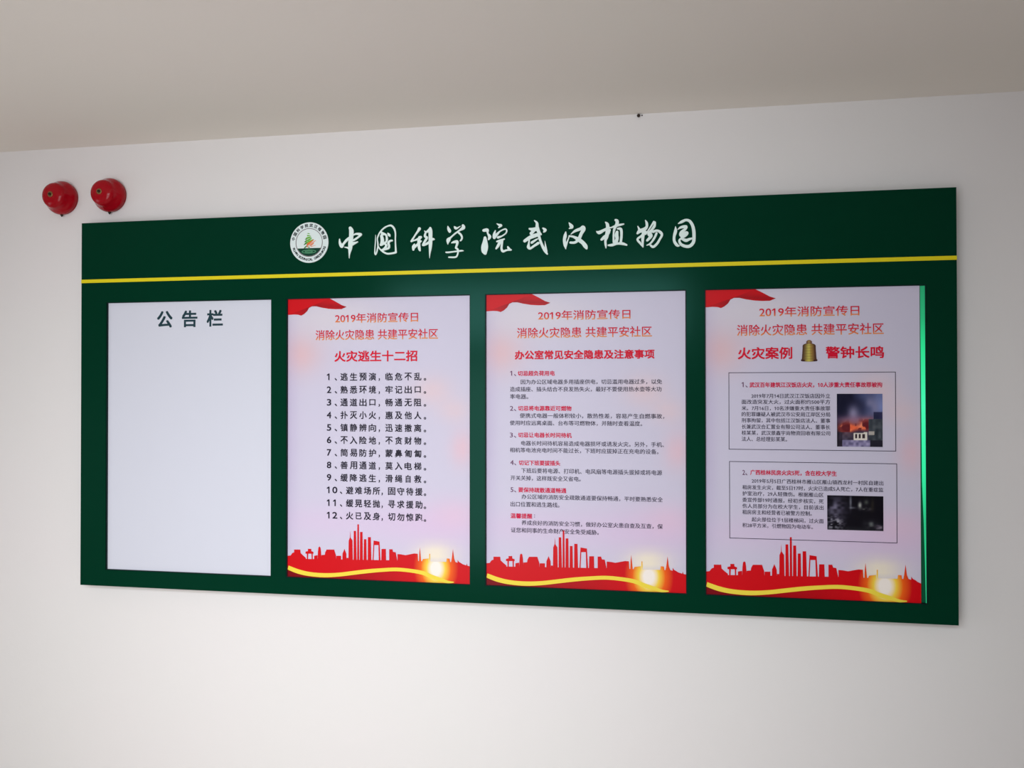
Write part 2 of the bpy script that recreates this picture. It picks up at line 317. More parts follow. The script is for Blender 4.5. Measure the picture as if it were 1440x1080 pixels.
# ---------------------------------------------------------------- measured outlines and lettering, metres on the board
CALLIGRAPHY = [[[(0.9467,1.1575,0.0103),(0.9504,1.1483,0.0147),(0.9496,1.1287,0.0139),(0.9475,1.112,0.0147),(0.9467,1.0953,0.0132),(0.9446,1.0814,0.0073),(0.9438,1.073,0.0041),(0.9434,1.0632,0.0018)],[(0.9114,1.1237,0.0037),(0.9129,1.1118,0.0081),(0.9188,1.1018,0.0118),(0.9232,1.1072,0.0074),(0.9342,1.1195,0.0081),(0.946,1.1275,0.0088)],[(0.9577,1.1355,0.0037),(0.9665,1.1387,0.0059),(0.9797,1.1368,0.0088),(0.9811,1.1347,0.0066),(0.9709,1.1266,0.0059),(0.9577,1.1187,0.0066)],[(0.9519,1.1077,0.0132),(0.9621,1.1102,0.0073),(0.9716,1.1133,0.0032)],[(0.9284,1.098,0.0026),(0.9372,1.0963,0.0051),(0.9445,1.0925,0.0073)]],[[(1.0299,1.133,0.0012),(1.0292,1.1121,0.0029),(1.0278,1.0899,0.0032),(1.0278,1.0774,0.0044),(1.03,1.0718,0.0036),(1.0336,1.0786,0.0041),(1.0372,1.0952,0.0043),(1.0372,1.1077,0.0041),(1.0357,1.1189,0.0036),(1.0372,1.1272,0.0043),(1.0451,1.1422,0.0043),(1.0582,1.1542,0.0046),(1.0712,1.16,0.0046),(1.0813,1.1603,0.0058),(1.0899,1.1517,0.006),(1.0942,1.1377,0.0046),(1.0942,1.1169,0.004),(1.095,1.0961,0.0046),(1.096,1.0767,0.0065)],[(1.096,1.0767,0.0065),(1.0856,1.0743,0.0055),(1.0683,1.0734,0.0055),(1.0553,1.0794,0.0055),(1.0437,1.0894,0.0041),(1.0372,1.1008,0.0036)],[(1.048,1.1421,0.0051),(1.0524,1.135,0.0087),(1.0481,1.1268,0.0051)],[(1.0538,1.1363,0.0087),(1.064,1.1318,0.0058),(1.0669,1.1192,0.0072),(1.064,1.1096,0.0058),(1.0553,1.1057,0.0087),(1.0481,1.1018,0.0087)],[(1.0495,1.1295,0.0087),(1.0524,1.1141,0.0116),(1.0481,1.1032,0.0072)],[(1.0705,1.1364,0.0043),(1.0741,1.1315,0.0087),(1.077,1.1272,0.0036)],[(1.0842,1.1138,0.005),(1.077,1.1126,0.0065),(1.0719,1.1066,0.0072),(1.0741,1.0996,0.0065),(1.0734,1.0913,0.0065),(1.0625,1.0875,0.0065),(1.051,1.085,0.0058)],[(1.0596,1.1042,0.0043),(1.0654,1.0998,0.0072),(1.0611,1.0917,0.0065),(1.051,1.085,0.0043)]],[[(1.1715,1.1474,0.01),(1.1672,1.1407,0.0071),(1.1573,1.1272,0.005),(1.1459,1.1097,0.0064)],[(1.1459,1.1097,0.005),(1.1558,1.1121,0.0043),(1.1672,1.1159,0.0071),(1.1758,1.1211,0.0085)],[(1.1715,1.1212,0.0071),(1.1701,1.1102,0.01),(1.1701,1.1006,0.0085),(1.1715,1.0854,0.0085),(1.1737,1.0798,0.005)],[(1.1559,1.1011,0.0029),(1.153,1.0929,0.01),(1.1523,1.0833,0.0071)],[(1.1559,1.0914,0.0086),(1.163,1.0967,0.0071),(1.1701,1.1034,0.0071),(1.1779,1.1093,0.0036)],[(1.1879,1.1399,0.0028),(1.1942,1.1369,0.0057),(1.2056,1.1434,0.0113)],[(1.1914,1.1343,0.0057),(1.1893,1.1234,0.0071),(1.1957,1.119,0.0071),(1.1886,1.1069,0.0071),(1.1829,1.0961,0.0057),(1.1943,1.0998,0.0071),(1.2028,1.105,0.0071)],[(1.2063,1.1482,0.0071),(1.207,1.1392,0.012),(1.207,1.12,0.012),(1.207,1.0994,0.0113),(1.2063,1.0843,0.0085),(1.2049,1.072,0.005),(1.2042,1.0555,0.0011)],[(1.2098,1.1131,0.0099),(1.2169,1.1135,0.0064),(1.2197,1.1127,0.0028)]],[[(1.262,1.1517,0.0028),(1.2641,1.1441,0.0084),(1.2676,1.1371,0.0098),(1.2676,1.1344,0.0056)],[(1.2824,1.1503,0.0028),(1.2859,1.146,0.0084),(1.2901,1.1445,0.0056),(1.3013,1.1509,0.0017)],[(1.3097,1.152,0.0084),(1.311,1.1458,0.0112),(1.2999,1.1387,0.0056),(1.2845,1.1283,0.0049),(1.2705,1.1165,0.0056),(1.2641,1.1099,0.0126),(1.262,1.1017,0.0063),(1.262,1.0963,0.0021)],[(1.2943,1.1321,0.0056),(1.3027,1.125,0.0063),(1.3069,1.1153,0.0056),(1.3041,1.1085,0.0049),(1.3013,1.1059,0.0035)],[(1.2733,1.1,0.0021),(1.2803,1.1025,0.007),(1.2915,1.1035,0.0084),(1.2908,1.094,0.007),(1.2873,1.0845,0.0056),(1.2929,1.0802,0.0063),(1.2943,1.0706,0.0049),(1.2908,1.0598,0.0049),(1.2845,1.0559,0.0049),(1.2655,1.0565,0.0045)],[(1.2564,1.0718,0.0042),(1.2648,1.0715,0.0049),(1.2817,1.0731,0.0042),(1.3041,1.0751,0.0049),(1.311,1.0749,0.0025)]],[[(1.3743,1.1352,0.0084),(1.3852,1.1357,0.0101),(1.3869,1.1257,0.0051),(1.3928,1.1155,0.0101),(1.3894,1.1073,0.0051)],[(1.3785,1.1127,0.0084),(1.3785,1.0994,0.0152),(1.3776,1.0862,0.0211),(1.3768,1.0729,0.0186),(1.3793,1.0646,0.0084)],[(1.4147,1.1545,0.0017),(1.4223,1.1501,0.0067),(1.4282,1.1482,0.0075),(1.4206,1.1419,0.0034)],[(1.4105,1.1331,0.0034),(1.4071,1.1217,0.0084),(1.4071,1.1117,0.0084),(1.4139,1.1198,0.0084),(1.4256,1.1309,0.0042),(1.4407,1.137,0.0042),(1.4457,1.1319,0.0047),(1.4424,1.1237,0.0042),(1.4307,1.1159,0.0042),(1.4189,1.1121,0.0076)],[(1.4155,1.0999,0.005),(1.4256,1.1028,0.0059),(1.4382,1.1065,0.0042)],[(1.4256,1.0995,0.0084),(1.4189,1.0865,0.0084),(1.413,1.0784,0.005)],[(1.4323,1.1026,0.0059),(1.4306,1.0894,0.0067),(1.4298,1.0779,0.0067),(1.434,1.0695,0.0075),(1.4457,1.0725,0.005),(1.4591,1.0729,0.005)],[(1.4491,1.0822,0.005),(1.4532,1.0747,0.0092)]],[[(1.5306,1.1592,0.0033),(1.538,1.1516,0.0074),(1.5388,1.1384,0.0099),(1.5438,1.1235,0.0099),(1.5504,1.1167,0.0049)],[(1.5149,1.1352,0.005),(1.5273,1.1323,0.0116),(1.5405,1.1351,0.0099)],[(1.5206,1.121,0.0099),(1.5289,1.1289,0.0083)],[(1.5007,1.0987,0.0091),(1.5157,1.1081,0.0108),(1.5322,1.1141,0.0116),(1.5487,1.1184,0.0074)],[(1.5562,1.1353,0.0041),(1.5627,1.1294,0.0099),(1.5586,1.1238,0.0041)],[(1.5148,1.1032,0.0041),(1.5132,1.0901,0.0058),(1.5123,1.0802,0.0099),(1.5173,1.0752,0.0066),(1.5272,1.0814,0.0066),(1.5421,1.0908,0.0082)],[(1.5223,1.0931,0.0074),(1.5322,1.0993,0.0058),(1.5405,1.1039,0.0033)],[(1.5438,1.1137,0.0082),(1.5487,1.0971,0.0074),(1.5553,1.0805,0.0082),(1.5627,1.0672,0.009),(1.5692,1.0572,0.0049)],[(1.5622,1.0967,0.001),(1.5643,1.0802,0.0049),(1.5668,1.0654,0.0066)]],[[(1.6348,1.1489,0.0024),(1.6405,1.1405,0.0098),(1.6437,1.1355,0.0089),(1.6356,1.1318,0.0033)],[(1.625,1.1215,0.0033),(1.6233,1.1102,0.0098),(1.6209,1.0972,0.009),(1.6233,1.0825,0.0098),(1.6249,1.071,0.0024)],[(1.6249,1.0792,0.0065),(1.6307,1.0953,0.0041),(1.6347,1.1065,0.0033)],[(1.6404,1.1145,0.002),(1.6535,1.1238,0.0073),(1.6697,1.1297,0.0089),(1.6762,1.1344,0.0097),(1.6786,1.1278,0.0113),(1.6713,1.115,0.0097),(1.6648,1.1006,0.0097),(1.6534,1.0896,0.0073),(1.6388,1.0893,0.0065)],[(1.6356,1.109,0.0049),(1.6486,1.1061,0.0065),(1.6632,1.0974,0.0113),(1.6761,1.0873,0.0113),(1.6842,1.0765,0.0121),(1.6874,1.0699,0.0057)]],[[(1.7431,1.1465,0.0032),(1.7487,1.1398,0.0096),(1.7494,1.1269,0.0096),(1.747,1.106,0.0112),(1.743,1.0916,0.0072),(1.7437,1.0786,0.0064),(1.7445,1.0697,0.0024)],[(1.7165,1.12,0.0024),(1.7245,1.1164,0.0104),(1.7374,1.1224,0.008),(1.7502,1.1276,0.008),(1.7566,1.1298,0.0048)],[(1.7566,1.1234,0.0048),(1.7518,1.1122,0.0064),(1.7406,1.1029,0.0096),(1.7317,1.0952,0.0072)],[(1.7727,1.1518,0.0064),(1.7774,1.1484,0.0096),(1.7766,1.1388,0.0096),(1.771,1.1293,0.008),(1.7678,1.1165,0.0048)],[(1.7598,1.1297,0.004),(1.7726,1.1341,0.0064),(1.7854,1.1369,0.0064),(1.7965,1.1389,0.004)],[(1.7678,1.1246,0.0048),(1.767,1.1053,0.0056),(1.767,1.0859,0.0056)],[(1.779,1.1258,0.0048),(1.7886,1.1239,0.008),(1.7901,1.1045,0.0072),(1.7877,1.0836,0.0072)],[(1.7774,1.1162,0.008),(1.7758,1.1066,0.0112),(1.7774,1.0969,0.0096),(1.7741,1.0873,0.0112)],[(1.7517,1.0775,0.0048),(1.7629,1.078,0.008),(1.7773,1.0815,0.0064),(1.7933,1.081,0.008),(1.8052,1.0766,0.0048)]],[[(1.8598,1.1478,0.0024),(1.8637,1.1397,0.0071),(1.8637,1.1285,0.0079),(1.8558,1.1207,0.011),(1.8432,1.1164,0.011),(1.8369,1.1102,0.0063)],[(1.8377,1.131,0.0024),(1.8416,1.1228,0.0063),(1.8432,1.118,0.0095)],[(1.8558,1.1159,0.0095),(1.8526,1.1016,0.0095),(1.8518,1.0856,0.0071),(1.8526,1.0696,0.0039)],[(1.8605,1.1126,0.0079),(1.8479,1.1018,0.0063),(1.8368,1.0925,0.0063),(1.8447,1.081,0.0063),(1.8526,1.0712,0.0047)],[(1.8842,1.1429,0.0047),(1.8763,1.1296,0.0047),(1.8668,1.1155,0.0039),(1.8605,1.1077,0.0063)],[(1.8873,1.1404,0.0063),(1.8857,1.1293,0.0078),(1.8779,1.1183,0.0071),(1.8715,1.1074,0.0126),(1.8763,1.1008,0.0094),(1.8652,1.0884,0.0071)],[(1.8826,1.1134,0.0078),(1.8936,1.1162,0.0063),(1.9029,1.1111,0.0078),(1.9076,1.1029,0.007),(1.9013,1.0904,0.0063),(1.8935,1.0778,0.0071),(1.8825,1.0686,0.0071),(1.8746,1.0737,0.0055)],[(1.892,1.1083,0.0063),(1.8872,1.0972,0.0063),(1.8794,1.0847,0.0055),(1.8715,1.077,0.0047),(1.8636,1.074,0.0024)]],[[(1.9545,1.1347,0.0023),(1.9638,1.1391,0.0078),(1.9762,1.1442,0.007),(1.9871,1.1407,0.0077),(1.9948,1.1285,0.0085),(1.9986,1.1125,0.0093),(1.9993,1.095,0.0093),(1.9977,1.0792,0.0093),(1.9884,1.0684,0.0093),(1.976,1.0672,0.0085),(1.9621,1.074,0.0078),(1.9575,1.0853,0.0062),(1.9637,1.0915,0.0047)],[(1.9467,1.1263,0.0016),(1.9467,1.1127,0.0093),(1.9427,1.0969,0.0078),(1.9435,1.0826,0.0078),(1.9512,1.0712,0.0078),(1.9574,1.0694,0.0031)],[(1.9529,1.1173,0.0019),(1.9622,1.1233,0.007),(1.9762,1.1244,0.0093),(1.9731,1.1166,0.0077),(1.9637,1.1089,0.0093),(1.9637,1.101,0.0124),(1.9777,1.1053,0.0124),(1.9699,1.0976,0.0108),(1.9637,1.0915,0.0062),(1.9761,1.0847,0.0093),(1.9854,1.0876,0.007),(1.9931,1.0897,0.0054)]]]
SKYLINE = [[(0.0016,0.0523),(0.0016,0.0677),(0.0129,0.0692),(0.0187,0.0771),(0.0246,0.0795),(0.0246,0.0883),(0.0456,0.089),(0.0468,0.078),(0.055,0.0707),(0.0644,0.0633),(0.0644,0.0545)],[(0.0632,0.083),(0.0713,0.085),(0.0713,0.092),(0.0825,0.0924),(0.0829,0.0854),(0.0899,0.0828),(0.0899,0.0773),(0.0632,0.0764)],[(0.0678,0.0766),(0.0725,0.0767),(0.0714,0.0548),(0.0679,0.0547)],[(0.0834,0.0771),(0.0876,0.0773),(0.0876,0.0554),(0.0842,0.0553)],[(0.0923,0.0556),(0.0923,0.0709),(0.1039,0.0734),(0.1039,0.056)],[(0.1039,0.056),(0.105,0.0844),(0.1066,0.0976),(0.1103,0.101),(0.1136,0.0978),(0.1154,0.0848),(0.1173,0.0565)],[(0.1166,0.0564),(0.1166,0.0739),(0.1282,0.0754),(0.1293,0.0831),(0.1339,0.0919),(0.1593,0.0928),(0.1628,0.082),(0.1651,0.0756),(0.1662,0.0582)],[(0.1662,0.0582),(0.1662,0.0734),(0.1823,0.074),(0.1823,0.0588)],[(0.1864,0.0589),(0.1869,0.0807),(0.1933,0.0961),(0.1995,0.0811),(0.2006,0.0595)],[(0.2006,0.0595),(0.2006,0.0681),(0.2063,0.0683),(0.2064,0.0597)],[(0.2064,0.0597),(0.2074,0.1226),(0.2115,0.1325),(0.2124,0.1542),(0.2136,0.1326),(0.22,0.123),(0.2212,0.0602)],[(0.2235,0.0603),(0.2241,0.1535),(0.2314,0.1537),(0.2337,0.0607)],[(0.2353,0.0607),(0.2361,0.1744),(0.2411,0.1746),(0.2422,0.061)],[(0.244,0.061),(0.245,0.1509),(0.253,0.1511),(0.2542,0.0614)],[(0.2565,0.0615),(0.2576,0.1285),(0.2655,0.1288),(0.2667,0.0618)],[(0.2701,0.062),(0.2707,0.1354),(0.2802,0.1357),(0.2821,0.0624)],[(0.2859,0.0625),(0.2893,0.1252),(0.3085,0.1226),(0.3119,0.0635),(0.3063,0.0633),(0.3051,0.1117),(0.2916,0.1113),(0.2893,0.0627)],[(0.3143,0.0615),(0.3152,0.0999),(0.3293,0.1004),(0.3303,0.0621)],[(0.3402,0.0624),(0.3402,0.0998),(0.3505,0.1002),(0.3529,0.0922),(0.3613,0.0911),(0.367,0.0634)],[(0.367,0.0634),(0.3669,0.0859),(0.3786,0.0854),(0.3927,0.0832),(0.4206,0.0895),(0.4322,0.0891),(0.4336,0.0658)],[(0.436,0.0614),(0.4369,0.0883),(0.4392,0.1085),(0.4411,0.0885),(0.4438,0.0617)],[(0.4438,0.0617),(0.4485,0.0731),(0.467,0.076),(0.467,0.0626)],[(0.4679,0.0626),(0.4688,0.0903),(0.4716,0.0904),(0.4725,0.0628)],[(0.5222,0.0601),(0.5245,0.078),(0.5337,0.0775),(0.536,0.0607)],[(0.5369,0.0429),(0.5369,0.0607),(0.5405,0.0786),(0.5442,0.1076),(0.5478,0.0788),(0.552,0.0679),(0.5588,0.0659),(0.5588,0.0748),(0.5634,0.0683),(0.5679,0.0663),(0.5747,0.0621),(0.5816,0.0601),(0.5861,0.0581),(0.5875,0.0648),(0.5906,0.056),(0.5975,0.0563),(0.5975,0.0452)],[(0,0.0584),(0.1457,0.0618),(0.3176,0.0652),(0.4113,0.0673),(0.4485,0.0664),(0.5405,0.0675),(0.5725,0.062),(0.6,0.0564),(0.6,0),(0,0)]]
RIBBON = [(0.0004,0.0308,0.0133),(0.0387,0.0194,0.0142),(0.0779,0.0126,0.0133),(0.1265,0.0108,0.0133),(0.1747,0.0146,0.0123),(0.2227,0.0219,0.0123),(0.2703,0.0291,0.0123),(0.3176,0.0346,0.0114),(0.3646,0.0382,0.0114),(0.4113,0.0359,0.0114),(0.4485,0.0306,0.0123),(0.4762,0.0205,0.0123),(0.5039,0.0127,0.0114),(0.5268,0.0061,0.0085),(0.5474,-0.0002,0.0028)]
GLOW = (0.4901,0.0456)
FLAG = [(-0.0028,0.8897),(0.1437,0.8882),(0.1635,0.8753),(0.1833,0.8639),(0.1997,0.8582),(0.1833,0.8515),(0.1635,0.8514),(0.1404,0.853),(0.1156,0.8574),(0.099,0.8616),(0.084,0.8619),(0.074,0.8574),(0.0674,0.8465),(0.0574,0.838),(0.0474,0.833),(0.0373,0.836),(0.0239,0.837),(-0.0027,0.8359)]
ITEMS = [[('1',0.1343,0.143,0.6376,0.0209),('、',0.1604,0.1681,0.6295,0.0076),('逃',0.1797,0.2038,0.6376,0.0242),('生',0.211,0.2349,0.6376,0.0242),('预',0.2421,0.2659,0.6376,0.0241),('演',0.273,0.2968,0.6376,0.0241),('，',0.3053,0.3096,0.6283,0.0085),('临',0.3275,0.3511,0.6376,0.024),('危',0.3586,0.3821,0.6376,0.0239),('不',0.3896,0.4129,0.6376,0.0239),('乱',0.4204,0.4437,0.6376,0.0238),('。',0.4516,0.459,0.6288,0.0075)],[('2',0.1343,0.1489,0.5968,0.0209),('、',0.1605,0.1682,0.5888,0.0076),('熟',0.1798,0.2038,0.5968,0.0242),('悉',0.211,0.2349,0.5969,0.0242),('环',0.2421,0.2659,0.5969,0.0241),('境',0.2731,0.2968,0.5969,0.0241),('，',0.3054,0.3096,0.5875,0.0085),('牢',0.3276,0.3511,0.5969,0.024),('记',0.3587,0.3821,0.5969,0.0239),('出',0.3896,0.413,0.5969,0.0239),('口',0.4223,0.4418,0.5969,0.0195),('。',0.4516,0.459,0.5881,0.0075)],[('3',0.1344,0.1489,0.557,0.0209),('、',0.1605,0.1682,0.5489,0.0076),('通',0.1798,0.2038,0.557,0.0242),('道',0.211,0.235,0.557,0.0242),('出',0.2421,0.266,0.557,0.0241),('口',0.275,0.295,0.557,0.0197),('，',0.3054,0.3096,0.5477,0.0084),('畅',0.3276,0.3512,0.557,0.024),('通',0.3587,0.3821,0.557,0.0239),('无',0.3896,0.413,0.5571,0.0239),('阻',0.4204,0.4437,0.5571,0.0238),('。',0.4516,0.459,0.5483,0.0075)],[('4',0.1344,0.149,0.5169,0.0209),('、',0.1606,0.1683,0.5088,0.0076),('扑',0.1799,0.2039,0.5169,0.0242),('灭',0.2111,0.235,0.517,0.0241),('小',0.2422,0.266,0.517,0.0241),('火',0.2732,0.2969,0.517,0.024),('，',0.3054,0.3097,0.5076,0.0084),('惠',0.3276,0.3512,0.517,0.024),('及',0.3587,0.3822,0.517,0.0239),('他',0.3896,0.413,0.517,0.0239),('人',0.4205,0.4437,0.517,0.0238),('。',0.4516,0.459,0.5082,0.0075)],[('5',0.1345,0.149,0.4775,0.0209),('、',0.1606,0.1683,0.4695,0.0076),('镇',0.1799,0.2039,0.4776,0.0242),('静',0.2111,0.2351,0.4776,0.0241),('辨',0.2422,0.2661,0.4776,0.0241),('向',0.2732,0.2969,0.4776,0.024),('，',0.3055,0.3097,0.4683,0.0084),('迅',0.3277,0.3512,0.4776,0.0239),('速',0.3587,0.3822,0.4776,0.0239),('撤',0.3897,0.413,0.4777,0.0238),('离',0.4205,0.4437,0.4777,0.0238),('。',0.4516,0.459,0.4689,0.0075)],[('6',0.1346,0.1491,0.4382,0.0209),('、',0.1607,0.1684,0.4301,0.0076),('不',0.18,0.204,0.4382,0.0242),('入',0.2112,0.2351,0.4382,0.0241),('险',0.2423,0.2661,0.4382,0.0241),('地',0.2732,0.297,0.4382,0.024),('，',0.3055,0.3097,0.4289,0.0084),('不',0.3277,0.3512,0.4383,0.0239),('贪',0.3588,0.3822,0.4383,0.0239),('财',0.3897,0.413,0.4383,0.0238),('物',0.4205,0.4437,0.4383,0.0238),('。',0.4516,0.459,0.4296,0.0075)],[('7',0.1346,0.1491,0.3986,0.0209),('、',0.1607,0.1685,0.3905,0.0076),('简',0.18,0.204,0.3986,0.0242),('易',0.2112,0.2352,0.3986,0.0241),('防',0.2423,0.2661,0.3987,0.0241),('护',0.2733,0.297,0.3987,0.024),('，',0.3055,0.3098,0.3894,0.0084),('蒙',0.3277,0.3513,0.3987,0.0239),('鼻',0.3588,0.3822,0.3987,0.0239),('匍',0.3897,0.413,0.3988,0.0238),('匐',0.4205,0.4437,0.3988,0.0238),('。',0.4516,0.459,0.39,0.0075)],[('8',0.1347,0.1492,0.3592,0.0209),('、',0.1608,0.1685,0.3512,0.0076),('善',0.1801,0.2041,0.3593,0.0242),('用',0.2113,0.2352,0.3593,0.0241),('通',0.2424,0.2662,0.3593,0.0241),('道',0.2733,0.297,0.3593,0.024),('，',0.3056,0.3098,0.35,0.0084),('莫',0.3277,0.3513,0.3594,0.0239),('入',0.3588,0.3822,0.3594,0.0239),('电',0.3897,0.4131,0.3594,0.0238),('梯',0.4205,0.4438,0.3595,0.0238),('。',0.4516,0.4591,0.3507,0.0075)],[('9',0.1347,0.1492,0.3199,0.0209),('、',0.1608,0.1686,0.3118,0.0076),('缓',0.1801,0.2041,0.3199,0.0242),('降',0.2113,0.2352,0.32,0.0241),('逃',0.2424,0.2662,0.32,0.0241),('生',0.2733,0.2971,0.32,0.024),('，',0.3056,0.3098,0.3107,0.0084),('滑',0.3278,0.3513,0.3201,0.0239),('绳',0.3588,0.3823,0.3201,0.0239),('自',0.3935,0.4093,0.3201,0.0238),('救',0.4205,0.4438,0.3202,0.0238),('。',0.4517,0.4591,0.3114,0.0075)],[('1',0.1348,0.1435,0.2803,0.0209),('0',0.1532,0.1696,0.2804,0.0208),('、',0.1782,0.1859,0.2723,0.0076),('避',0.1984,0.2224,0.2804,0.0241),('难',0.2279,0.2517,0.2804,0.0241),('场',0.2572,0.281,0.2805,0.024),('所',0.2864,0.3101,0.2805,0.024),('，',0.3151,0.3193,0.2712,0.0084),('固',0.3363,0.3598,0.2805,0.0239),('守',0.3657,0.3891,0.2806,0.0239),('待',0.3949,0.4182,0.2806,0.0238),('援',0.424,0.4473,0.2806,0.0238),('。',0.4517,0.4591,0.2719,0.0075)],[('1',0.1348,0.1435,0.2401,0.0209),('1',0.1556,0.1643,0.2401,0.0208),('、',0.1783,0.186,0.2321,0.0076),('缓',0.1985,0.2224,0.2402,0.0241),('晃',0.2279,0.2518,0.2402,0.0241),('轻',0.2572,0.281,0.2403,0.024),('抛',0.2865,0.3101,0.2403,0.024),('，',0.3151,0.3193,0.231,0.0084),('寻',0.3363,0.3598,0.2404,0.0239),('求',0.3657,0.3891,0.2404,0.0238),('援',0.3949,0.4182,0.2404,0.0238),('助',0.4241,0.4473,0.2405,0.0237),('。',0.4517,0.4591,0.2317,0.0075)],[('1',0.1349,0.1436,0.2008,0.0209),('2',0.1533,0.1697,0.2008,0.0208),('、',0.1783,0.186,0.1928,0.0076),('火',0.1985,0.2225,0.2009,0.0241),('已',0.2299,0.2499,0.2009,0.0212),('及',0.2573,0.281,0.201,0.024),('身',0.2865,0.3102,0.201,0.024),('，',0.3151,0.3194,0.1917,0.0084),('切',0.3363,0.3598,0.2011,0.0239),('勿',0.3657,0.3891,0.2011,0.0238),('惊',0.3949,0.4182,0.2012,0.0238),('跑',0.4241,0.4473,0.2012,0.0237),('。',0.4517,0.4591,0.1924,0.0075)]]
TEXT = {0: [('公',0.1808,0.237,0.8289,0.055,'board'),('告',0.2705,0.3261,0.8293,0.0547,'board'),('栏',0.3587,0.4161,0.8296,0.0544,'board')],1: [('2019年消防宣传日',0.1616,0.4329,0.8223,0.0301,'head'),('消除火灾隐患 共建平安社区',0.0962,0.4968,0.7697,0.0323,'head'),('火灾逃生十二招',0.1594,0.4307,0.7022,0.0345,'title')],2: [('2019年消防宣传日',0.1623,0.438,0.8203,0.0287,'head'),('消除火灾隐患 共建平安社区',0.0976,0.5005,0.7681,0.0319,'head'),('办公室常见安全隐患及注意事项',0.091,0.508,0.7015,0.0277,'title'),('1、',0.0763,0.0953,0.6455,0.0155,'num'),('切忌超负荷用电',0.0997,0.2128,0.6458,0.0155,'sub'),('因为办公区域电器多用插座供电，切忌滥用电器过多，以免',0.1091,0.5292,0.6198,0.0153,'body'),('造成插座、插头结合不良发热失火，最好不要使用热水壶等大功',0.0763,0.5279,0.5978,0.0153,'body'),('率电器。',0.0762,0.1317,0.5756,0.0155,'body'),('2、',0.0756,0.0953,0.5393,0.0155,'num'),('切忌将电源靠近可燃物',0.1007,0.263,0.5402,0.0154,'sub'),('便携式电器一般体积较小，散热性差，容易产生自燃事故，',0.1062,0.5355,0.5178,0.0153,'body'),('使用时应远离桌面、台布等可燃物体，并随时查看温度。',0.0755,0.4716,0.4958,0.0153,'body'),('3、',0.0755,0.0952,0.4584,0.0155,'num'),('切忌让电器长时间待机',0.1007,0.2636,0.4595,0.0154,'sub'),('电器长时间待机容易造成电器损坏或诱发火灾。另外，手机、',0.1102,0.5347,0.4345,0.0153,'body'),('相机等电池充电时间不能过长，下班时应拔掉正在充电的设备。',0.0755,0.5188,0.4136,0.0153,'body'),('4、',0.0768,0.0951,0.375,0.0155,'num'),('切记下班要拔插头',0.1028,0.2288,0.3755,0.0154,'sub'),('下班后要将电源、打印机、电风扇等电源插头拔掉或将电源',0.1104,0.529,0.352,0.0153,'body'),('开关关掉，这样既安全又省电。',0.0776,0.2902,0.3291,0.0154,'body'),('5、',0.0776,0.0951,0.2929,0.0155,'num'),('要保持疏散通道畅通',0.1016,0.2471,0.2936,0.0154,'sub'),('办公区域的消防安全疏散通道要保持畅通，平时要熟悉安全',0.1114,0.5308,0.273,0.0152,'body'),('出口位置和逃生路线。',0.0775,0.2265,0.2501,0.0154,'body'),('温馨提醒',0.0775,0.144,0.2145,0.0155,'sub'),('：',0.1494,0.1526,0.2155,0.0086,'num'),('养成良好的消防安全习惯，做好办公室火患自查及互查，保',0.1113,0.5307,0.1943,0.0152,'body'),('证您和同事的生命财产安全免受威胁。',0.0788,0.3437,0.1715,0.0154,'body')],3: [('2019年消防宣传日',0.154,0.4257,0.8195,0.0294,'head'),('消除火灾隐患 共建平安社区',0.0916,0.4901,0.7675,0.0325,'head'),('火灾案例',0.094,0.2444,0.701,0.0348,'title'),('警钟长鸣',0.3348,0.4905,0.7013,0.0342,'title'),('1、',0.1042,0.121,0.6098,0.0156,'num'),('武汉百年建筑江汉饭店火灾，10人涉重大责任事故罪被拘',0.1262,0.4854,0.6095,0.0154,'sub'),('2019年7月14日武汉江汉饭店因外立',0.1313,0.3469,0.5779,0.0134,'body'),('面改造突发大火，过火面积约500平方',0.1041,0.3468,0.5607,0.0134,'body'),('米。7月16日，10名涉嫌重大责任事故罪',0.104,0.3467,0.5424,0.0134,'body'),('的犯罪嫌疑人被武汉市公安局江岸区分局',0.104,0.3466,0.5253,0.0134,'body'),('刑事拘留，其中包括江汉饭店法人、董事',0.1039,0.3466,0.5075,0.0134,'body'),('长兼武汉合汇置业有限公司法人、董事长',0.1039,0.3465,0.4893,0.0134,'body'),('桂某某，武汉景鑫宇尚物资回收有限公司',0.1038,0.3464,0.4715,0.0134,'body'),('法人、总经理彭某某。',0.1038,0.2293,0.4538,0.0135,'body'),('2、',0.1055,0.1191,0.3566,0.0156,'num'),('广西桂林民房火灾5死，含在校大学生',0.1275,0.3636,0.3578,0.0154,'sub'),('2019年5月5日广西桂林市雁山区雁山镇西龙村一村民自建出',0.1316,0.4871,0.3334,0.0133,'body'),('租房发生火灾，截至5日17时，火灾已造成5人死亡，7人在重症监',0.1054,0.487,0.3145,0.0133,'body'),('护室治疗，29人轻微伤。根据雁山区',0.1053,0.3281,0.2967,0.0134,'body'),('委宣传部19时通报，经初步核实，死',0.1053,0.328,0.2784,0.0134,'body'),('伤人员部分为在校大学生，目前该出',0.1052,0.3279,0.2607,0.0134,'body'),('租房房主和经营者已被警方控制。',0.1052,0.2959,0.2432,0.0134,'body'),('起火部位位于1层楼梯间，过火面',0.1312,0.3278,0.2225,0.0134,'body'),('积28平方米，引燃物因为电动车。',0.1051,0.2988,0.2051,0.0134,'body')]}
BOXES = [[(0.0679,0.6458),(0.521,0.4228)],[(0.0689,0.3889),(0.5232,0.1662)]]
PHOTOS = [[(0.3647,0.4347),(0.4859,0.584)],[(0.3376,0.1992),(0.4869,0.2964)]]
BELLPIC = [(0.2676,0.6756),(0.3134,0.7374)]
EMBLEM = (0.8098, 1.1167, 0.0643, 0.0644)

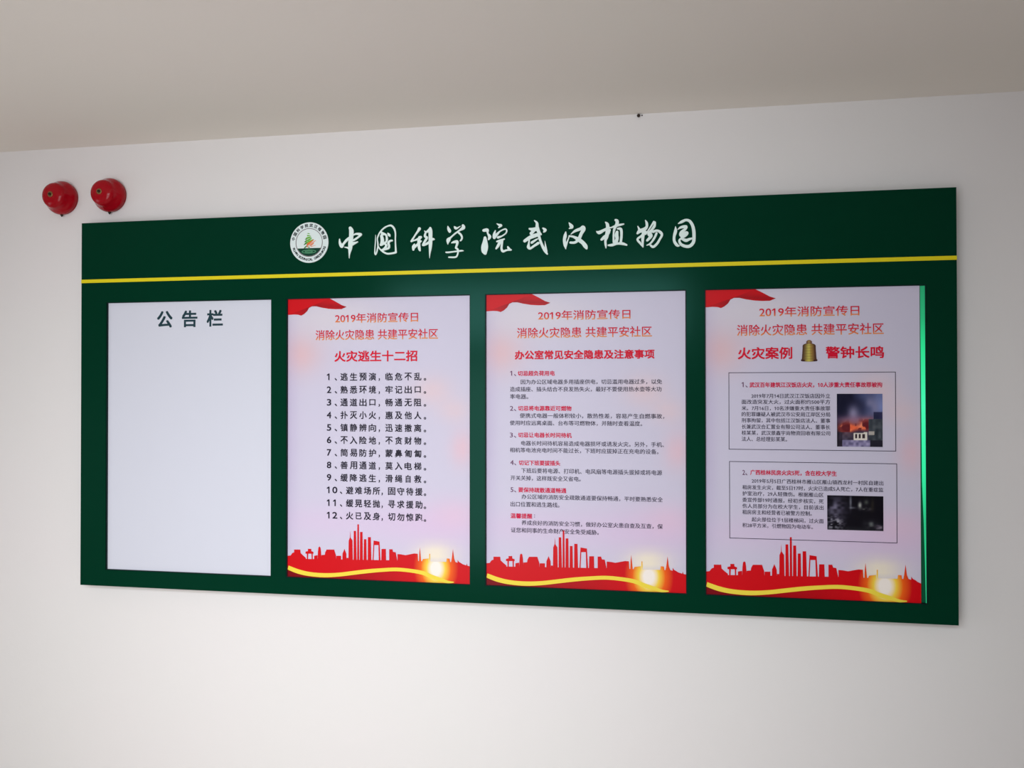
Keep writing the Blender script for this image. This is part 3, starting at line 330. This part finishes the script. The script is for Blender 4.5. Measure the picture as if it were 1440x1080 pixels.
# ---------------------------------------------------------------- notice board
BW, BH, YF = 2.7066, 1.2082, -0.05
ZT, ZB = 0.9413, 0.0532
OPEN = [(0.0925, 0.6806), (0.7314, 1.3314), (1.3776, 1.9776), (2.0286, 2.6286)]
board = thing('notice_board', 'long green wall notice board with four framed panels under a lettered header', 'notice board', (BW/2, 0, 0))
obj('back_panel', *box(0.004, BW-0.004, -0.036, -0.001, 0.004, BH-0.004), M['backing'], board)
obj('header_panel', *box(0, BW, YF, -0.034, 1.0187, BH), M['green'], board)
obj('stripe', *box(-0.0006, BW+0.0006, YF-0.0008, -0.034, 1.0073, 1.0187), M['yellow'], board)['label'] = 'thin bright yellow stripe under the header'
obj('rail', *box(0, BW, YF, -0.034, ZT, 1.0073), M['green'], board)
obj('rail', *box(0, BW, YF, -0.034, 0, ZB), M['green'], board)
for a, b in ((0, OPEN[0][0]), (OPEN[3][1], BW)):
    obj('stile', *box(a, b, YF, -0.034, ZB, ZT), M['green'], board)
for i in range(3):
    obj('mullion', *box(OPEN[i][1], OPEN[i+1][0], YF, -0.034, ZB, ZT), M['green'], board)
for a, b in OPEN:
    g = 0.0028
    obj('gasket', *boxes([(a, a+g, -0.0475, -0.036, ZB, ZT), (b-g*0.8, b, -0.0475, -0.036, ZB, ZT), (a+g, b-g*0.8, -0.0475, -0.036, ZT-g*0.8, ZT), (a+g, b-g*0.8, -0.0475, -0.036, ZB, ZB+g*0.7)]), M['gasket'], board)
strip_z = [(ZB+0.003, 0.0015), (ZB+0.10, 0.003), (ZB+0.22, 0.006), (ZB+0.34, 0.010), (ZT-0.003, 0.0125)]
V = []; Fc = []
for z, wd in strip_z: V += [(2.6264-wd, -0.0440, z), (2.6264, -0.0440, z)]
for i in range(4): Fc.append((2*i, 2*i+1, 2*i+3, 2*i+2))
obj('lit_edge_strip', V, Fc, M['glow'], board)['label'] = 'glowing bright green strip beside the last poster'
# raised brush-written characters of the header
for ch in CALLIGRAPHY:
    obj('header_character', *brush(ch, YF-0.003, YF+0.001), M['white_letter'], board)
# round emblem
ex, ez, er, _e = EMBLEM
def disc(cx, cz, r, y, n=48, a0=0, a1=2*PI):
    return [[(cx+r*math.cos(a0+(a1-a0)*k/n), cz+r*math.sin(a0+(a1-a0)*k/n)) for k in range(n)]]
emb = obj('emblem', *lathe([(er, -0.0), (er, 0.0022), (er-0.0006, 0.0026)], ex, ez, YF, 64), M['emblem_white'], board)
emb['label'] = 'round white garden emblem with a tree over a pond'
ey = YF-0.0029
EP = lambda x, y: (ex+(x-471)/375*er, ez-(y-555)/385*er)
def ES(*st): return [[(*EP(x, y), wd/375*er) for x, y, wd in s] for s in st]
V, Fc = brush([[(ex+0.69*er*math.cos(t*PI/16), ez+0.69*er*math.sin(t*PI/16), er*0.028) for t in range(33)]], ey, rounded=False)
obj('ring_line', V, Fc, M['emblem_ring'], emb)
a0 = math.asin(0.28/0.67)
seg = [(ex+0.67*er*math.cos(t), ez+0.67*er*math.sin(t)) for t in [PI+a0+(PI-2*a0)*k/24 for k in range(25)]]
obj('pond', *flat([seg], ey-0.0001), M['emblem_pond'], emb)
px_, pz_ = EP(468, 728)
obj('ripple', *brush([[(px_+0.36*er*math.cos(t*PI/10), pz_+0.075*er*math.sin(t*PI/10), er*0.035) for t in range(21)],
                      [(px_+0.20*er*math.cos(t*PI/10), pz_+0.03*er*math.sin(t*PI/10), er*0.03) for t in range(21)]], ey-0.0003, rounded=False), M['emblem_ripple'], emb)
obj('tree', *brush(ES([(448, 384, 16), (482, 392, 10)], [(440, 424, 24), (495, 430, 12)], [(425, 470, 28), (470, 462, 30), (508, 450, 10)],
                      [(405, 512, 12), (445, 514, 28), (500, 486, 24), (520, 468, 8)], [(395, 562, 10), (435, 550, 24), (500, 524, 20), (550, 500, 8)]), ey-0.0004), M['emblem_green'], emb)
obj('tree_shade', *brush(ES([(395, 490, 12), (425, 485, 22)], [(380, 540, 10), (412, 530, 26)], [(370, 600, 8), (400, 575, 26), (430, 565, 14)], [(375, 660, 12), (400, 640, 22), (440, 610, 12)],
                            [(470, 640, 14), (466, 690, 12)]), ey-0.0003), M['emblem_dark_leaf'], emb)
obj('branch', *brush(ES([(430, 600, 20), (450, 580, 34), (500, 550, 26), (558, 506, 12)], [(430, 620, 16), (448, 640, 18)], [(500, 615, 16), (560, 575, 12)]), ey-0.0005), M['emblem_orange'], emb)
obj('branch', *brush(ES([(460, 605, 26), (520, 575, 26), (600, 520, 10)], [(505, 635, 16), (600, 610, 6)]), ey-0.0004), M['emblem_pink'], emb)
def ring_text(chars, a_start, a_end, size, rr, inward, name):
    V = []; Fc = []
    for k, ch in enumerate(chars):
        if ch == ' ': continue
        g, f, x0, x1, y0, y1 = glyphs(ch, 2)
        a = a_start+(a_end-a_start)*k/(len(chars)-1)
        cx = ex+rr*er*math.cos(a); cz = ez+rr*er*math.sin(a)
        rot = a-PI/2 if not inward else a+PI/2
        s = size*er; n = len(V); asp = min(1.0, (x1-x0)/(y1-y0))
        for c_, (dx, dz) in enumerate(((-1, -1), (1, 1), (-1, 1), (1, -1))):
            n = len(V); bo = 0.0003
            for vx, vy in g:
                lx = ((vx-x0)/(x1-x0)-0.5)*s*asp+dx*bo; lz = ((vy-y0)/(y1-y0)-0.5)*s+dz*bo
                V.append((cx+lx*math.cos(rot)-lz*math.sin(rot), ey-0.0002-c_*1e-5, cz+lx*math.sin(rot)+lz*math.cos(rot)))
            Fc += [tuple(n+i for i in q) for q in f]
    obj(name, V, Fc, M['emblem_ink'], emb)
ring_text('中国科学院武汉植物园', math.radians(166), math.radians(16), 0.165, 0.845, False, 'ring_lettering')
ring_text('WUHAN BOTANICAL GARDEN,CAS', math.radians(200), math.radians(343), 0.115, 0.845, True, 'ring_lettering')

# ---------------------------------------------------------------- blank panel
a, b = OPEN[0]
npan = obj('blank_panel', *box(a+0.003, b-0.003, -0.0425, -0.037, ZB+0.002, ZT-0.002), M['panel_white'], board)
npan['label'] = 'blank white panel with only a dark heading'
for s in TEXT[0]:
    obj('heading_character', *lettering([(s[0], OPEN[0][0]+s[1], OPEN[0][0]+s[2], ZB+s[3], s[4])], -0.0428, 0.0028, 4), M['board_ink'], npan)

# ---------------------------------------------------------------- posters
def blob(u, v, cu, cv, ru, rv):
    return math.exp(-(((u-cu)/ru)**2+((v-cv)/rv)**2))
def mix(a, b, t): return tuple(x+(y-x)*t for x, y in zip(a, b))
def paper_col(u, v):
    c = (205, 198, 216)
    c = mix(c, (222, 212, 216), 0.6*blob(u, v, 0.25, 0.93, 0.3, 0.08))
    c = mix(c, (226, 182, 184), 0.8*blob(u, v, 0.05, 0.80, 0.13, 0.07))
    c = mix(c, (226, 196, 200), 0.7*blob(u, v, 0.80, 0.67, 0.10, 0.05)+0.6*blob(u, v, 0.92, 0.60, 0.08, 0.04))
    c = mix(c, (230, 186, 196), 0.7*blob(u, v, 0.96, 0.47, 0.06, 0.06))
    c = mix(c, (216, 190, 218), 0.8*blob(u, v, 0.85, 0.20, 0.35, 0.08)+0.5*blob(u, v, 0.2, 0.2, 0.4, 0.06))
    c = mix(c, (228, 190, 210), 0.5*blob(u, v, 0.92, 0.24, 0.12, 0.05))
    c = mix(c, (190, 176, 206), 0.6*blob(u, v, 0.0, 0.5, 0.05, 0.5))
    c = mix(c, (250, 236, 200), 0.8*blob(u, v, 0.815, 0.10, 0.10, 0.035))
    return c
M['skyline'] = skyline_mat(*GLOW)
INK = {'head': ('headline', 'head_ink', 0.0006), 'title': ('title', 'title_ink', 0.0016), 'body': ('text_line', 'body_ink', 0.00025),
       'sub': ('subheading', 'sub_ink', 0.0007), 'num': ('subheading_number', 'num_ink', 0.0003)}
def poster(i, label, right_gap=0.003):
    a, b = OPEN[i]
    x0 = a+0.003; x1 = b-right_gap; z0 = ZB+0.002; z1 = ZT-0.0025
    t = thing('poster', label, 'poster', (a, -0.0425, ZB), 'fire safety posters in the green board')
    V, Fc = boxes([(x0, x1, -0.0424, -0.0412, z0, z1)])
    g = grid(x0, x1, z0, z1, 30, 44, -0.0425, paper_col)
    n = len(g[0]); bb = box(x0, x1, -0.0424, -0.0412, z0, z1)
    obj('paper_sheet', g[0]+bb[0], g[1]+[tuple(n+k for k in f) for f in bb[1]], M['paper'], t, g[2]+[s2l((214, 207, 226))]*8)
    def cl(p): return [(min(max(u, 0.003), 0.6-right_gap), min(max(v, 0.002), ZT-ZB-0.0025)) for u, v in p]
    sk = [cl(p) for p in SKYLINE]
    obj('skyline_print', *flat(sk, -0.0005), M['skyline'], t, local=True)
    # darker foot under the gold ribbon
    foot = [(p[0], p[1]-0.004) for p in RIBBON]
    foot = [(0.003, foot[0][1])]+foot[1:-1]+[(0.47, 0.002), (0.003, 0.002)]
    lo = []
    for k in range(len(foot)-3):
        (u0, v0), (u1, v1) = foot[k], foot[k+1]
        lo.append(cl([(u0, 0.002), (u1, 0.002), (u1, max(v1, 0.0021)), (u0, max(v0, 0.0021))]))
    lo = [q for q in lo if (q[2][1] > 0.003 or q[3][1] > 0.003) and q[1][0] < 0.43]
    V, Fc = flat(lo, -0.0007)
    obj('shaded_foot_print', V, Fc, M['flag'], t, [s2l(mix((118, 0, 14), (206, 4, 18), min(1, max(0, v[0]/0.42)))) for v in V], local=True)
    rb = [(min(max(p[0], 0.004), 0.59), max(p[1], 0.006), p[2]) for p in RIBBON]
    V, Fc = brush([rb], -0.0009, rounded=False); V = [(max(v[0], 0.003), v[1], max(v[2], 0.002)) for v in V]
    obj('ribbon_print', V, Fc, M['ribbon'], t, local=True)
    fl = cl(FLAG); V, Fc = flat([fl], -0.0006)
    fcol = []
    for x, _, z in V:
        k = 0.5+0.5*math.sin(x*46+1.0)
        fcol.append(s2l(mix((208, 6, 20), (140, 2, 18), 0.75*(1-k))))
    obj('flag_print', V, Fc, M['flag'], t, fcol, local=True)
    for s in TEXT[i]:
        nm, mk, bd = INK[s[5]]
        obj(nm, *lettering([s[:5]], -0.0010, bd, 3 if s[5] in ('head', 'title') else 2), M[mk], t, local=True)
    return t
t1 = poster(1, 'poster listing twelve numbered black lines under a red title, beside the blank panel')
for it in ITEMS:
    obj('text_line', *lettering(it, -0.0010, 0.0009, 3), M['item_ink'], t1, local=True)
poster(2, 'poster of small print in five numbered paragraphs with pink subheadings, third panel from left')
t3 = poster(3, 'poster with a gold bell and two boxed reports with photos, at the right end', 0.0155)
for (x0, z1), (x1, z0) in BOXES:
    g = 0.0016
    V, Fc = [], []
    for q in ((x0, x1, z0, z0+g), (x0, x1, z1-g, z1), (x0, x0+g, z0, z1), (x1-g, x1, z0, z1)):
        n = len(V); V += [(q[0], -0.0008, q[2]), (q[1], -0.0008, q[2]), (q[1], -0.0008, q[3]), (q[0], -0.0008, q[3])]; Fc.append((n, n+1, n+2, n+3))
    obj('text_box_outline', V, Fc, M['body_ink'], t3, local=True)
random.seed(4)
fl_spots = [(random.random(), random.random(), random.random()) for _ in range(60)]
def noise(u, v, s, sd=0):
    def h(i, j):
        x = math.sin(i*127.1+j*311.7+sd*74.7)*43758.5453
        return x-math.floor(x)
    x = u*s; y = v*s; i = math.floor(x); j = math.floor(y); fx = x-i; fy = y-j
    fx = fx*fx*(3-2*fx); fy = fy*fy*(3-2*fy)
    return (h(i, j)*(1-fx)+h(i+1, j)*fx)*(1-fy)+(h(i, j+1)*(1-fx)+h(i+1, j+1)*fx)*fy
def fire_photo(u, v):
    c = mix((18, 18, 42), (122, 134, 186), min(1, max(0, (u-0.38)*1.9+0.3*noise(u, v, 5))))
    c = mix((16, 16, 38), c, min(1, 0.4+0.9*noise(u, v, 4, 1)))
    c = mix(c, (142, 136, 166), 0.95*blob(u, v, 0.36, 0.62, 0.12, 0.16))
    c = mix(c, (132, 128, 160), 0.8*blob(u, v, 0.75, 0.75, 0.18, 0.18)*noise(u, v, 7, 2)*1.4)
    c = mix(c, (150, 112, 140), 0.8*blob(u, v, 0.4, 0.50, 0.5, 0.09))
    f = min(1, 1.3*blob(u, v, 0.22, 0.35, 0.16, 0.10)+1.2*blob(u, v, 0.66, 0.42, 0.17, 0.09)+0.6*blob(u, v, 0.45, 0.36, 0.3, 0.05))
    c = mix(c, (240, 96, 56), f); c = mix(c, (255, 176, 140), max(0, f-0.55)*noise(u, v, 14, 3)*2.0)
    c = mix(c, (84, 18, 30), 0.9*f*(1 if noise(u, v, 12, 4) > 0.62 else 0))
    if v < 0.27: c = mix(c, mix((104, 92, 110), (60, 50, 62), noise(u, v, 15, 9)), 0.8)
    if u > 0.70 and v < 0.52: c = mix((40, 46, 54), (86, 90, 96), noise(u, v, 16, 5))
    if u > 0.80 and 0.52 <= v < 0.66: c = mix((60, 56, 96), (30, 34, 60), noise(u, v, 9, 6))
    if 0.70 < u < 0.82 and 0.22 < v < 0.30: c = (176, 168, 160)
    if 0.36 < u < 0.66 and 0.12 < v < 0.27 - 0.05*(0.66-u):
        c = (228, 218, 206)
        if any(abs(u-q) < 0.028 for q in (0.42, 0.50, 0.59)) and 0.15 < v < 0.24: c = (54, 40, 46)
    if v < 0.12: c = mix((170, 160, 196), (90, 84, 118), noise(u, v, 18, 7))
    if v < 0.12 and u > 0.72: c = (34, 32, 44)
    if u < 0.12 and v < 0.28: c = mix((60, 50, 66), (20, 16, 26), noise(u, v, 12, 8))
    return c
def night_photo(u, v):
    n = noise(u, v, 14, 1); n2 = noise(u, v, 26, 2)
    c = (9, 6, 16)
    c = mix(c, (132, 126, 150), 1.0*n*blob(u, v, 0.16, 0.62, 0.16, 0.30))
    c = mix(c, (214, 210, 222), max(0, n2-0.30)*1.7*blob(u, v, 0.12, 0.18, 0.14, 0.2))
    c = mix(c, (130, 132, 142), 0.85*blob(u, v, 0.42, 0.82, 0.018, 0.2)+0.6*blob(u, v, 0.45, 0.65, 0.06, 0.03))
    c = mix(c, (178, 180, 172), 0.95*blob(u, v, 0.585, 0.73, 0.03, 0.09)); c = mix(c, (150, 152, 140), 0.8*n2*blob(u, v, 0.69, 0.62, 0.10, 0.05))
    c = mix(c, (84, 90, 82), 0.8*blob(u, v, 0.70, 0.82, 0.04, 0.07)); c = mix(c, (60, 56, 36), 0.5*blob(u, v, 0.81, 0.75, 0.03, 0.2))
    c = mix(c, (120, 126, 122), 0.9*n*blob(u, v, 0.78, 0.18, 0.10, 0.12)); c = mix(c, (150, 136, 150), n2*blob(u, v, 0.93, 0.10, 0.08, 0.07))
    c = mix(c, (60, 64, 62), 0.5*blob(u, v, 0.5, 0.0, 0.4, 0.08))
    return c
for (p0, p1), fn, lb in zip(PHOTOS, (fire_photo, night_photo), ('printed photo of a building on fire under smoke', 'dark printed night photo of a burnt site')):
    (x0, z0), (x1, z1) = p0, p1
    o = obj('photo_print', *grid(x0, x1, z0, z1, 64, 60, -0.0008, fn)[:2], M['photo'], t3, grid(x0, x1, z0, z1, 64, 60, -0.0008, fn)[2], local=True)
    o['label'] = lb
# printed gold bell
(bx0, bz0), (bx1, bz1) = BELLPIC
prof = [(0.0, 0.93), (0.04, 1.0), (0.07, 0.98), (0.10, 0.90), (0.17, 0.86), (0.4, 0.82), (0.62, 0.78), (0.74, 0.78), (0.79, 0.70), (0.82, 0.55), (0.84, 0.30), (0.90, 0.36), (0.95, 0.30), (1.0, 0.12)]
V = []; Fc = []; cc = []
cxm = (bx0+bx1)/2; hw = (bx1-bx0)/2; nn = 10
rows = []
for k in range(41):
    v = k/40
    j = max(q for q in range(len(prof)) if prof[q][0] <= v); j2 = min(j+1, len(prof)-1)
    f = 0 if j == j2 else (v-prof[j][0])/(prof[j2][0]-prof[j][0])
    wd = prof[j][1]+(prof[j2][1]-prof[j][1])*f
    for i in range(nn+1):
        u = -1+2*i/nn
        V.append((cxm+u*hw*wd, -0.0009, bz0+(bz1-bz0)*v+0.0015*(u*u)*(1 if v < 0.1 else 0)))
        s = max(0, 1-abs(u+0.05)*1.15)
        c = mix((74, 44, 34), (206, 196, 92), s); c = mix(c, (170, 118, 52), 0.5*blob(u, v, 0.4, 0.5, 0.3, 0.5))
        if k % 5 == 0 and u < 0.4: c = mix(c, (84, 66, 48), 0.35)
        if v < 0.08 and abs(u) > 0.55: c = (60, 30, 28)
        if v > 0.8: c = mix(c, (120, 80, 70), 0.5)
        cc.append(s2l(c))
for k in range(40):
    for i in range(nn):
        q = k*(nn+1)+i; Fc.append((q, q+1, q+nn+2, q+nn+1))
obj('bell_print', V, Fc, M['photo'], t3, cc, local=True)['label'] = 'printed golden bell'

# ---------------------------------------------------------------- fire alarm bells
def alarm_bell(x, z, label, twist):
    t = thing('fire_alarm_bell', label, 'alarm bell', (x, 0, z), 'red alarm bells on the wall')
    obj('housing', *lathe([(0.0530, 0), (0.0545, 0.0015), (0.0545, 0.0060), (0.0510, 0.0075)], x, z, 0), M['bell_red'], t, smooth=True)
    obj('gong', *lathe([(0.0535, 0.0065), (0.0556, 0.0075), (0.0570, 0.011), (0.0572, 0.016), (0.0560, 0.0215), (0.0532, 0.0270), (0.0498, 0.0320), (0.0468, 0.0370), (0.0448, 0.0420), (0.0436, 0.0465),
        (0.0420, 0.0510), (0.0390, 0.0555), (0.0345, 0.0592), (0.0270, 0.0622), (0.0180, 0.0638), (0.0075, 0.0644)], x, z, 0), M['bell_red'], t, smooth=True)
    bo = obj('bolt', *lathe([(0.0096, 0.0625), (0.0096, 0.0655), (0.0084, 0.0665), (0.0056, 0.0667)], x, z, 0, 24), M['brass'], t)
    bo['label'] = 'brass fixing bolt'
    obj('bolt_head', *lathe([(0.0050, 0.0660), (0.0050, 0.0700), (0.0040, 0.0710)], x+0.0006, z, 0, 6), M['dark_metal'], bo)
    st = [(0.0052, 0.0), (0.0050, 0.004), (0.0026, 0.008), (0.0012, 0.010)]
    V = []; Fc = []
    for r, d in st:
        for k in range(12):
            a = 2*PI*k/12; V.append((x+twist+r*math.cos(a), -0.012+r*math.sin(a), z-0.0545-d))
    for i in range(3):
        for k in range(12):
            q = i*12+k; q2 = i*12+(k+1) % 12; Fc.append((q, q2, q2+12, q+12))
    Fc.append(tuple(range(36, 48)))
    obj('striker', V, Fc, M['dark_metal'], t)
alarm_bell(-0.1075, 1.3070, 'red fire alarm bell with brass bolt, the left of the pair above the board', 0.0)
alarm_bell(0.0755, 1.3085, 'red fire alarm bell with brass bolt, the right of the pair above the board', -0.001)

# ---------------------------------------------------------------- small nail at the ceiling line
nz = 1.4745
n_ = thing('nail', 'tiny dark nail head in the wall just under the ceiling line', 'nail', (1.8406, 0, nz))
obj('nail_head', *lathe([(0.0018, 0.0), (0.0020, 0.005), (0.0052, 0.006), (0.0046, 0.008)], 1.8406, nz, 0, 12), M['dark_metal'], n_)
obj('nail_shadow', *lathe([(0.0022, 0.0), (0.0018, 0.0015)], 1.8510, nz+0.002, 0, 8), M['dark_metal'], n_)  # nail's cast shadow, modelled as a small dark disc on the wall

bpy.data.objects.remove(_to); bpy.data.curves.remove(_tc)
